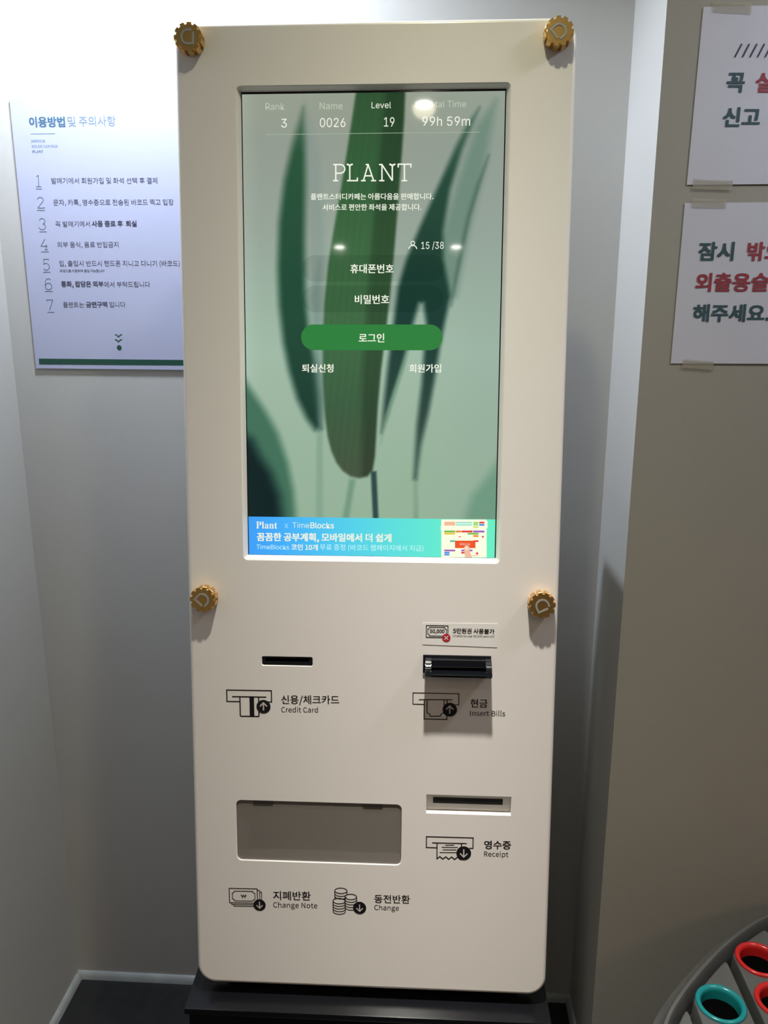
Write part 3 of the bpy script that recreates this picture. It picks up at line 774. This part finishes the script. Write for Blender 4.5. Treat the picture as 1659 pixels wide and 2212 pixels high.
# ---- bill acceptor
ax0, ax1 = PN.at(914, 1413)[0], PN.at(1063.5, 1415)[0]
ayt = PN.at(990, 1415)[1]; ayb = PN.at(990, 1453)[1]
bm = bmesh.new(); box(bm, ax0, ax1 - .002, ayb, ayt, .0004, .0040, .0004)
ba = bobj('bill_acceptor', bm, M['dark_plastic'], K, PN.M, 'black gloss bill acceptor mouth', smooth=40)
Q = .036
bx0 = PN.at(918.5, 1464, Q)[0]; bx1 = PN.at(1063.5, 1466, Q)[0]; byb = PN.at(990, 1465.5, Q)[1]
top = ayt - .003
def cheek(xa, xb):
    # side profile (y, z): rises in a rounded shoulder, runs down to the lip
    pr = [(top, .004)] + [(top - .018 + .018 * math.cos(math.radians(t)), .004 + (Q - .010) * math.sin(math.radians(t))) for t in range(10, 91, 10)] + [(byb + .010, Q - .002), (byb + .003, Q), (byb, Q - .002), (byb, .004)]
    bm = bmesh.new(); A = [bm.verts.new((xa, y, z)) for y, z in pr]; B = [bm.verts.new((xb, y, z)) for y, z in pr]
    n = len(pr)
    for i in range(n): bm.faces.new((A[i], A[(i + 1) % n], B[(i + 1) % n], B[i]))
    bm.faces.new(A); bm.faces.new(B[::-1])
    es = [e for e in bm.edges if abs(e.verts[0].co.x - e.verts[1].co.x) < 1e-6]
    bmesh.ops.bevel(bm, geom=es, offset=.0009, segments=2, affect='EDGES')
    bobj('cheek', bm, M['dark_plastic'], ba, PN.M, 'rounded gloss cheek', smooth=40)
cheek(bx0, bx0 + .0095); cheek(bx1 - .0095, bx1)
bm = bmesh.new()
pr = [(top - .0005, .0045), (top - .0012, .0160), (top - .0115, .0174), (top - .0125, .0168), (top - .0125, .0080), (byb + .0062, .0075), (byb + .0050, Q - .0025), (byb + .0056, Q - .0012), (byb + .0040, Q - .0004), (byb + .0008, Q - .0012), (byb + .0008, .0045)]
A = [bm.verts.new((bx0 + .009, y, z)) for y, z in pr]; B = [bm.verts.new((bx1 - .009, y, z)) for y, z in pr]; n = len(pr)
for i in range(n): bm.faces.new((A[i], A[(i + 1) % n], B[(i + 1) % n], B[i]))
bm.faces.new(A); bm.faces.new(B[::-1])
bobj('throat', bm, M['throat'], ba, PN.M, 'sloped guide tray between the cheeks', smooth=20)
bm = bmesh.new(); box(bm, bx0 + .013, bx1 - .013, byb + .0105, byb + .0135, .0072, .0080)
bobj('slit', bm, M['void'], ba, PN.M)

# ---- knobs
def knob(cx, cy, rot, spin, lab):
    r1, r0, t, nt = .0212, .0180, .0195, 11
    P = []
    for k in range(nt):
        a0 = 2 * math.pi * k / nt + spin
        for fr, rr in ((0, r1), (.2, r1), (.4, r1), (.58, r1), (.64, r0), (.80, r0), (.94, r0)):
            a = a0 + 2 * math.pi / nt * fr; P.append((rr * math.cos(a), rr * math.sin(a)))
    bm = bmesh.new()
    sc = lambda s: [(p[0] * s, p[1] * s) for p in P]
    R = loops(bm, [z3(sc(.93), .0005), z3(P, .0012), z3(P, t - .0006), z3(sc(.975), t)])
    cv = bm.verts.new((0, 0, t)); n = len(P)
    for i in range(n): bm.faces.new((R[3][i], R[3][(i + 1) % n], cv))
    mw_ = PN.M @ Matrix.Translation((cx, cy, 0))
    kb = bobj('knob', bm, M['gold'], K, mw_, lab, smooth=25)
    ik = Ink(); c, s_ = math.cos(rot), math.sin(rot); rr = .0098
    def tr(q): return (rr * (q[0] * c - q[1] * s_), rr * (q[0] * s_ + q[1] * c))
    D = [(-.84, -.66), (-.84, .98), (-.02, .98)] + [(.0 + .90 * math.cos(math.radians(a)), .98 * math.sin(math.radians(a))) for a in range(80, -91, -10)] + [(-.62, -.98)]
    ik.line([tr(q) for q in D], .0029, M['silver'], z=t + .0003)
    V = ik.v; nV = len(V)
    # give the emblem a little thickness
    bm = bmesh.new(); vv = [bm.verts.new((v[0], v[1], t + .0001)) for v in V]
    for f in ik.f: bm.faces.new([vv[i] for i in f])
    ex = bmesh.ops.extrude_face_region(bm, geom=list(bm.faces)); bmesh.ops.translate(bm, verts=[v for v in ex['geom'] if isinstance(v, bmesh.types.BMVert)], vec=(0, 0, .0007))
    bobj('emblem', bm, M['silver'], kb, mw_, 'raised silver open letter D')
for (px_, py_, rot, spin, lab) in [(405, 79, 180, 8, 'dull gold toothed knob at the top left corner'), (1208.5, 66.5, 39, 20, 'bright gold toothed knob at the top right corner'), (437.5, 1295.5, 46, 5, 'gold toothed knob halfway down the left edge'), (1171.5, 1308, 115, 26, 'gold toothed knob halfway down the right edge')]:
    q = PN.at(px_, py_, .0195); knob(q[0], q[1], math.radians(rot), math.radians(spin), lab)

# ================================================================== poster on the back wall
cp = [BW.at(78, 795.6), None, None, BW.at(20.3, 213.5)]
tr = BW.at(378, 205.0); e = tr - cp[3]; e /= np.linalg.norm(e)
Wp = .385
cp[2] = cp[3] + e * Wp; eb = BW.at(393.8, 799) - cp[0]; eb /= np.linalg.norm(eb); cp[1] = cp[0] + eb * Wp
PM = BW.M
bm = bmesh.new(); lp = [tuple(p) for p in cp]
R = loops(bm, [z3(lp, -.0035), z3(lp, -.0006)]); bm.faces.new(R[1]); bm.faces.new(R[0][::-1])
po = bobj('poster', bm, M['poster_edge'], None, PM)
tag(po, 'pale lilac instruction poster with seven numbered rules beside the kiosk', 'poster')
cin = [tuple(p) for p in cp]
mesh('printed_sheet', z3(cin, 0.0) + z3(cin, -.0005), [[0, 1, 2, 3], [0, 4, 5, 1], [1, 5, 6, 2], [2, 6, 7, 3], [3, 7, 4, 0], [7, 6, 5, 4]], M['poster'], po, PM, 'glossy laminated printed sheet')
def Q1(x, y): return (x / 3.352, 180 + y / 3.352)
def qt(s, x0, y0, x1, y1, m='pink', **k): text(s, BW, *Q1(x0, y0), *Q1(x1, y1), M[m], po, z=.0003, **k)
qt('이용방법', 211, 281, 471, 279, 'teal', bold=.012)
qt('및 주의사항', 491, 277, 837, 272, 'pale_teal')
qt('𝟐𝟒𝐇𝐎𝐔𝐑', 226, 418, 327, 417, 'pale_teal', fnt='S')
qt('𝐒𝐓𝐔𝐃𝐘 𝐋𝐎𝐔𝐍𝐆𝐄', 230, 457, 420, 455, 'pale_teal', fnt='S')
qt('𝐏𝐋𝐀𝐍𝐓', 233, 495, 313, 494, 'teal', fnt='S')
qt('발매기에서 회원가입 및 좌석 선택 후 결제', 372, 706, 1140, 704)
qt('문자, 카톡, 영수증으로 전송된 바코드 찍고 입장', 387, 866, 1258, 863)
qt('꼭 발매기에서', 402, 1020, 651, 1018)
qt('사용 종료 후  퇴실', 664, 1017, 990, 1016, bold=.011)
qt('외부 음식, 음료 반입금지', 416, 1171, 858, 1170)
qt('입, 출입시 반드시 핸드폰 지니고 다니기 (바코드)', 429, 1307, 1302, 1307)
qt('바코드를 이용하여 출입 가능합니다', 435, 1358, 757, 1358, bold=.006)
qt('통화, 잡담은 외부', 443, 1456, 750, 1456, bold=.011)
qt('에서 부탁드립니다', 755, 1456, 1087, 1456)
qt('플랜트는', 457, 1603, 609, 1603)
qt('금연구역', 623, 1602, 777, 1602, bold=.011)
qt('입니다', 792, 1602, 908, 1602)
ink = Ink()
def bl(pts, w, m, z=.0003): ink.line([BW.at(*Q1(*p)) for p in pts], w, M[m], z=z)
bl([(222, 366), (398, 364)], .0009, 'pale_teal')
DIG = {
    '1': [[(.12, .12), (.5, 0), (.5, 1)], [(.0, 1), (1, 1)]],
    '2': [arc(.46, .27, .42, .27, 190, 375, 12) + [(0.04, 1), (1, 1), (1, .9)]],
    '3': [arc(.46, .25, .42, .25, 200, 440, 14), arc(.46, .73, .48, .27, 280, 530, 14)],
    '4': [[(.62, 0), (0, .68), (1, .68)], [(.74, .48), (.74, 1)], [(.5, 1), (.98, 1)]],
    '5': [[(.86, .12), (.86, 0), (.1, 0), (.06, .46)] + arc(.44, .68, .50, .32, 235, 505, 14)],
    '6': [[(.84, .10)] + arc(.5, .40, .46, .40, 300, 180, 10) + [(.04, .70)] + arc(.5, .70, .46, .30, 180, -180, 20)],
    '7': [[(.0, .14), (.0, 0), (.98, 0), (.40, 1)]],
}
for ch, x0, x1, y0, y1, u0, u1, uy in [('1', 260, 298, 666, 748, 260, 304, 765), ('2', 270, 320, 825, 903, 268, 326, 920), ('3', 283, 333, 979, 1060, 285, 338, 1075), ('4', 296, 346, 1127, 1204, 297, 355, 1220), ('5', 314, 360, 1274, 1353, 314, 366, 1367), ('6', 326, 377, 1414, 1494, 325, 383, 1506), ('7', 340, 385, 1568, 1641, 343, 394, 1658)]:
    ink = Ink()
    sk = .075 * (y1 - y0)
    for stq in DIG[ch]:
        bl([(x0 + (x1 - x0) * u + (v - .5) * sk * .6, y0 + (y1 - y0) * v) for u, v in stq], .00115, 'num')
    bl([(u0, uy), (u1, uy)], .00115, 'num')
    ink.make('numeral', po, BW.M, 'thin slab numeral ' + ch + ' with underline')
ink = Ink(); bl([(222, 366), (398, 364)], .0009, 'pale_teal'); ink.make('rule_line', po, BW.M)
ink = Ink()
for cy in (1838, 1874):
    bl(arc(834, cy + 6, 23, 24, -95, -15, 8), .0021, 'green'); bl(arc(882, cy + 6, 23, 24, -85, -165, 8), .0021, 'green')
ink.disc(BW.at(*Q1(864, 1914)), .0052, M['green'], .0003)
ink.make('sprout_mark', po, BW.M, 'dark green sprout and dot mark')
a = BW.at(*Q1(281, 1993)); b = BW.at(*Q1(284, 2035)); a2 = BW.at(*Q1(1319, 2003)); b2 = BW.at(*Q1(1320, 2042))
ka = (cp[2][0] - .010 - a[0]) / (a2[0] - a[0]); kb_ = (cp[1][0] - .010 - b[0]) / (b2[0] - b[0])
A2 = a + (a2 - a) * ka; B2 = b + (b2 - b) * kb_
ink = Ink(); ink.poly([b, B2, A2, a], M['green'], .0003); ink.make('footer_bar', po, BW.M, 'dark green bar along the foot')

# ================================================================== notices on the right wall
def notice(TL, BL, lab, width=.42):
    t = RW.at(*TL); b = RW.at(*BL)
    up = t - b; up /= np.linalg.norm(up); rx = np.array([1.0, 0.0])
    c = [b, b + rx * width, t + rx * width, t]
    n = 10; bm = bmesh.new(); G = []
    for j in range(n + 1):
        row = []
        for i in range(n + 1):
            u, v = i / n, j / n
            p = c[0] * (1 - u) * (1 - v) + c[1] * u * (1 - v) + c[2] * u * v + c[3] * (1 - u) * v
            bulge = .0006 * math.sin(math.pi * u) * (1 - v) ** 2
            row.append(bm.verts.new((p[0], p[1], bulge)))
        G.append(row)
    for j in range(n):
        for i in range(n): bm.faces.new((G[j][i], G[j][i + 1], G[j + 1][i + 1], G[j + 1][i]))
    o = bobj('notice', bm, M['paper'], None, RW.M)
    so = o.modifiers.new('thickness', 'SOLIDIFY'); so.thickness = .0003; so.offset = -1
    return tag(o, lab, 'notice')
n1 = notice((1519.7, 15), (1483.6, 399.4), 'upper white paper notice taped to the right wall, with slashes above two lines')
n2 = notice((1479.5, 438.5), (1449, 785), 'lower white paper notice taped to the right wall, with three lines of large words')
def R4(x, y): return (1380 + x / 2.634, y / 2.634)
def rt_(s, n, x0, y0, x1, y1, m, h=None): text(s, RW, *R4(x0, y0), *R4(x1, y1), M[m], n, z=.0012, bold=.012, hpx=(h / 2.634 if h else None))
rt_('꼭', n1, 498, 471, 602, 471, 'pteal', 112)
rt_('실', n1, 664, 470, 768, 470, 'pred', 112)
rt_('신고', n1, 478, 666, 691, 666, 'pteal', 110)
rt_('잠시', n2, 338, 1430, 541, 1430, 'pteal', 106)
rt_('밖으', n2, 616, 1430, 820, 1430, 'pred', 106)
rt_('외출용슬', n2, 322, 1606, 740, 1606, 'pred', 106)
rt_('해주세요.', n2, 307, 1781, 745, 1781, 'pteal', 100)
ink = Ink()
for k in range(9):
    x = 545 + k * 43; ink.line([RW.at(*R4(x, 326)), RW.at(*R4(x + 40, 250))], .0022, M['pnavy'], z=.0012)
ink.make('slash_row', n1, RW.M, 'row of navy slashes')
def tape(n, pts):
    P = [tuple(RW.at(*R4(*p))) for p in pts]
    mesh('tape', z3(P, .0016) + z3(P, .0014), [[0, 1, 2, 3], [7, 6, 5, 4], [0, 4, 5, 1], [1, 5, 6, 2], [2, 6, 7, 3], [3, 7, 4, 0]], M['tape'], n, RW.M, 'yellowed strip of sticky tape')
tape(n1, [(418, 70), (636, 82), (640, 18), (424, 8)])
tape(n1, [(306, 1076), (528, 1082), (534, 1028), (310, 1020)])
tape(n2, [(302, 1180), (492, 1184), (497, 1134), (304, 1128)])
tape(n2, [(246, 2092), (420, 2104), (424, 2056), (252, 2044)])

# ================================================================== umbrella stand
ZS = .60
vis = [(.676, -.255), (.697, -.221), (.734, -.175), (.787, -.118), (.839, -.069), (.89, -.029), (.931, -.003)]
ctrl = vis + [(1.0, .030), (1.09, .045), (1.19, .030), (1.28, -.02), (1.35, -.11), (1.375, -.22), (1.35, -.34), (1.26, -.45), (1.12, -.53), (.96, -.56), (.80, -.54), (.70, -.48), (.645, -.40), (.645, -.32)]
def spline(P, sub=4):
    P = [np.array(p) for p in P]; n = len(P); out = []
    for i in range(n):
        a, b, c, d = P[i - 1], P[i], P[(i + 1) % n], P[(i + 2) % n]
        for k in range(sub):
            t = k / sub; out.append(.5 * ((2 * b) + (c - a) * t + (2 * a - 5 * b + 4 * c - d) * t * t + (3 * b - a - 3 * c + d) * t ** 3))
    for _ in range(3): out = [(out[i - 1] + 2 * out[i] + out[(i + 1) % len(out)]) / 4 for i in range(len(out))]
    return out
OUT = spline(ctrl)
def offset(P, d):
    n = len(P); Rr = []
    for i in range(n):
        t = P[(i + 1) % n] - P[i - 1]; t = t / np.linalg.norm(t); nr = np.array([-t[1], t[0]])   # clockwise outline: left normal points out
        Rr.append(P[i] + nr * d)
    return Rr
stand = empty('umbrella_stand', (1.0, -.25, 0), 'grey oval umbrella stand with red and teal ringed holes', 'umbrella stand')
bm = bmesh.new()
loops(bm, [[(p[0], p[1], z) for p in offset(OUT, d)] for d, z in ((-.03, .0), (-.03, .5), (.012, .545), (.022, .560), (.022, .572), (.012, .580), (.004, .592), (.002, ZS), (-.003, ZS), (-.006, ZS - .006), (-.008, ZS - .055))])
bobj('shell', bm, M['metalgrey'], stand, None, 'silver grey flared shell', smooth=45)
bm = bmesh.new(); bm.faces.new([bm.verts.new((p[0], p[1], ZS - .055)) for p in offset(OUT, -.006)])
bobj('channel_floor', bm, M['metaldark'], stand, None, 'sunken floor between the pads')
INN = np.array(offset(OUT, -.017))
def yrange(x):
    ys = []
    for i in range(len(INN)):
        a, b = INN[i - 1], INN[i]
        if (a[0] - x) * (b[0] - x) <= 0 and a[0] != b[0]: ys.append(a[1] + (b[1] - a[1]) * (x - a[0]) / (b[0] - a[0]))
    return (min(ys), max(ys)) if len(ys) > 1 else None
first = True
for col in range(-1, 6):
    xc = .777 + .098 * col; xa, xb = xc - .0415, xc + .0415
    xs = np.linspace(xa, xb, 9)
    yr = [yrange(x) for x in xs]
    good = [(x, r) for x, r in zip(xs, yr) if r and r[1] - r[0] > .06]
    if len(good) < 3: continue
    up = [(x, r[1]) for x, r in good]; dn = [(x, r[0]) for x, r in good]
    lp = dn + up[::-1]
    # soften the corners
    L = [np.array(p) for p in lp]; LP = []
    for i in range(len(L)):
        a, b, c = L[i - 1], L[i], L[(i + 1) % len(L)]
        d1 = (a - b) / np.linalg.norm(a - b); d2 = (c - b) / np.linalg.norm(c - b)
        if d1 @ d2 > -.9:
            r = .010
            for t in (0, .25, .5, .75, 1): LP.append((b + d1 * r) * (1 - t) ** 2 + 2 * b * t * (1 - t) + (b + d2 * r) * t * t)
        else: LP.append(b)
    lo = max(r[0] for x, r in good if abs(x - xc) < .035); hi = min(r[1] for x, r in good if abs(x - xc) < .035)
    base = {0: -.209, 1: -.110}.get(col, hi - .05)
    centers = []; y = base
    while y + .088 < hi - .042: y += .088
    while y > lo + .044:
        if min(np.hypot(INN[:, 0] - xc, INN[:, 1] - y)) > .033: centers.append(y)
        y -= .088
    def circ(cx, cy, r, n=32): return [(cx + r * math.cos(2 * math.pi * i / n), cy + r * math.sin(2 * math.pi * i / n)) for i in range(n)]
    bm = bmesh.new()
    c0 = np.mean(LP, 0)
    def shr(d): return [tuple(p + (c0 - p) / np.linalg.norm(c0 - p) * d) for p in LP]
    zt = ZS - .003
    R = loops(bm, [z3(shr(-.004), ZS - .0552), z3(shr(0), zt - .003), z3(shr(.002), zt - .0008), z3(shr(.004), zt)])
    HR = [loops(bm, [z3(circ(xc, cy, .0325), zt), z3(circ(xc, cy, .0325), zt - .05)]) for cy in centers]
    fill_region(bm, R[-1], [h[0] for h in HR])
    pad = bobj('pad', bm, M['metalgrey'], stand, None, smooth=40)
    for i, cy in enumerate(centers):
        m = M['ringteal'] if (col + (i // 3)) % 3 == 0 else M['ringred']
        bm = bmesh.new(); prof = [(.0390, zt + .0002), (.0392, zt + .002), (.0380, zt + .0040), (.0355, zt + .0046), (.0325, zt + .0036), (.0305, zt + .001), (.0298, zt - .003), (.0294, zt - .046)]
        loops(bm, [z3(circ(xc, cy, r, 40), z) for r, z in prof])
        rg = bobj('ring', bm, m, stand, None, ('teal' if m is M['ringteal'] else 'red') + ' plastic ring round a hole', smooth=50)
        bm = bmesh.new(); bm.faces.new([bm.verts.new((*p, zt - .018)) for p in circ(xc, cy, .0298, 40)])
        bobj('hole_shade', bm, M['void'], rg, None)  # black disc standing in for the shade down the hole
flush_text()
# drop helper data
for o in bpy.data.objects:
    if '_w' in o: del o['_w']
